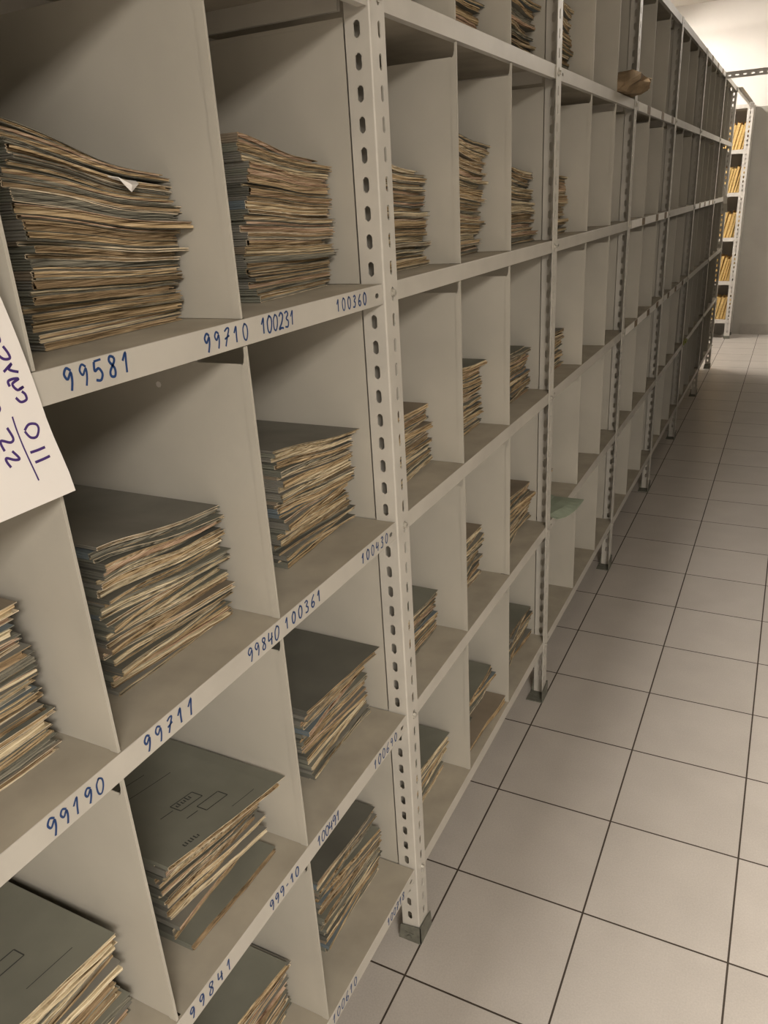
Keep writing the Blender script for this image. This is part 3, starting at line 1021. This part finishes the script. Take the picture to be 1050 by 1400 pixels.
# ------------------------------------------------------------------ white end rack with yellow folders
RY, RX0, RX1, RD = 8.065, -.92, .042, .295
e = empty('filing_rack', (-.43, 8.21, 0), 'white slotted steel rack against the far wall, filled with yellow folders', 'shelving')
def rack_post(x, y, sx, sy):
    mb = MB()
    mb.slotted((x, y, 0), (sx, 0, 0), (0, 0, 1), (0, sy, 0), .055, .004, 2.28, SLOTS, .026, .012, .024, .002)
    mb.slotted((x, y + sy * .002, 0), (0, sy, 0), (0, 0, 1), (sx, 0, 0), .045, .004, 2.28, SLOTS, .024, .010, .022, .002)
    p = mb.build('upright', M_RACKW, e)
    mb = MB()
    x0, x1 = sorted((x - sx * .003, x + sx * .058))
    y0, y1 = sorted((y - sy * .003, y + sy * .05))
    mb.box(x0, x1, y0, y1, 0, .004)
    mb.box(x0, x1, y0, y0 + .002, .004, .03)
    mb.build('foot', M_FOOT, p)
rack_post(RX1, RY, -1, 1)
rack_post(RX0, RY, 1, 1)
rack_post(RX1, RY + RD, -1, -1)
rack_post(RX0, RY + RD, 1, -1)
ZR = [2.272, 1.869, 1.470, 1.036, .600, .200]
for z in ZR:
    mb = MB()
    mb.box(RX0 + .003, RX1 - .003, RY + .003, RY + RD - .003, z - .0015, z)
    mb.box(RX0 + .003, RX1 - .003, RY + .003, RY + .0045, z - .036, z - .0015)
    mb.box(RX0 + .003, RX1 - .003, RY + RD - .0045, RY + RD - .003, z - .036, z - .0015)
    mb.build('shelf', M_RACKW, e)
mb = MB()
mb.box(RX1 - .0025, RX1 - .001, RY + .048, RY + RD - .048, .16, 2.27)
mb.build('side_panel', M_DIV, e)
names = {1: 'highest filled', 2: 'second', 3: 'third', 4: 'lowest filled'}
R = random.Random(21)
zidx = [(1, 1.869), (2, 1.470), (3, 1.036), (4, .600), (5, .200)]
rowname = {1: 'top shelf', 2: 'second shelf', 3: 'third shelf', 4: 'fourth shelf', 5: 'bottom shelf'}
cnt = {'yellow': M_YEL, 'orange': M_ORA, 'cream': M_CRE}
for si, z in zidx:
    x = -.018
    k = 0
    while x > -.36 and k < 9:
        w = R.uniform(.020, .034)
        hgt = R.uniform(.235, .265) if si < 5 else R.uniform(.22, .25)
        lean = .050 + R.uniform(-.004, .004)
        c = R.choices(['yellow', 'orange', 'cream'], (5, 3, 3))[0]
        mb = MB()
        y0, y1 = RY + .030 + R.uniform(0, .012), RY + .25
        # card cover: open wedge leaning to the right, sheets between
        def shell(xa, xb, lo, dz, mi):
            i = mb.idx([(xa, y0, lo), (xb, y0, lo), (xb + lean, y0, lo + hgt + dz), (xa + lean, y0, lo + hgt + dz),
                        (xa, y1, lo), (xb, y1, lo), (xb + lean, y1, lo + hgt + dz), (xa + lean, y1, lo + hgt + dz)])
            for f in ((0, 1, 2, 3), (4, 7, 6, 5), (0, 4, 5, 1), (1, 5, 6, 2), (2, 6, 7, 3), (3, 7, 4, 0)):
                mb.q([i[q] for q in f], mi)
        shell(x - w, x - w + .0022, z + .0008, 0, 0)
        shell(x - .0022, x, z + .0008, -.012, 0)
        mb.box(x - w + .0022, x - .0022, y0, y1, z + .0008, z + .0025)
        o = mb.build('suspension_folder', cnt[c], None, (x - w / 2, RY + .14, z))
        side = '%s from the right on the %s of the white end rack' % (['first', 'second', 'third', 'fourth', 'fifth', 'sixth', 'seventh', 'eighth', 'ninth', 'tenth'][k], rowname[si])
        tag(o, '%s upright folder, %s' % (c, side), 'folder', 'upright folders on the white end rack')
        mb = MB()
        i = mb.idx([(x - w + .004, y0 - .002, z + .003), (x - .004, y0 - .002, z + .003), (x - .004 + lean * .92, y0 - .002, z + hgt * .93), (x - w + .004 + lean * .92, y0 - .002, z + hgt * .95),
                    (x - w + .004, y1, z + .003), (x - .004, y1, z + .003), (x - .004 + lean * .92, y1, z + hgt * .93), (x - w + .004 + lean * .92, y1, z + hgt * .95)])
        for f in ((0, 1, 2, 3), (4, 7, 6, 5), (0, 4, 5, 1), (1, 5, 6, 2), (2, 6, 7, 3), (3, 7, 4, 0)):
            mb.q([i[q] for q in f])
        mb.build('page_block', M_SHEETS, o, (x - w / 2, RY + .14, z))
        x -= w + R.uniform(.001, .004)
        k += 1
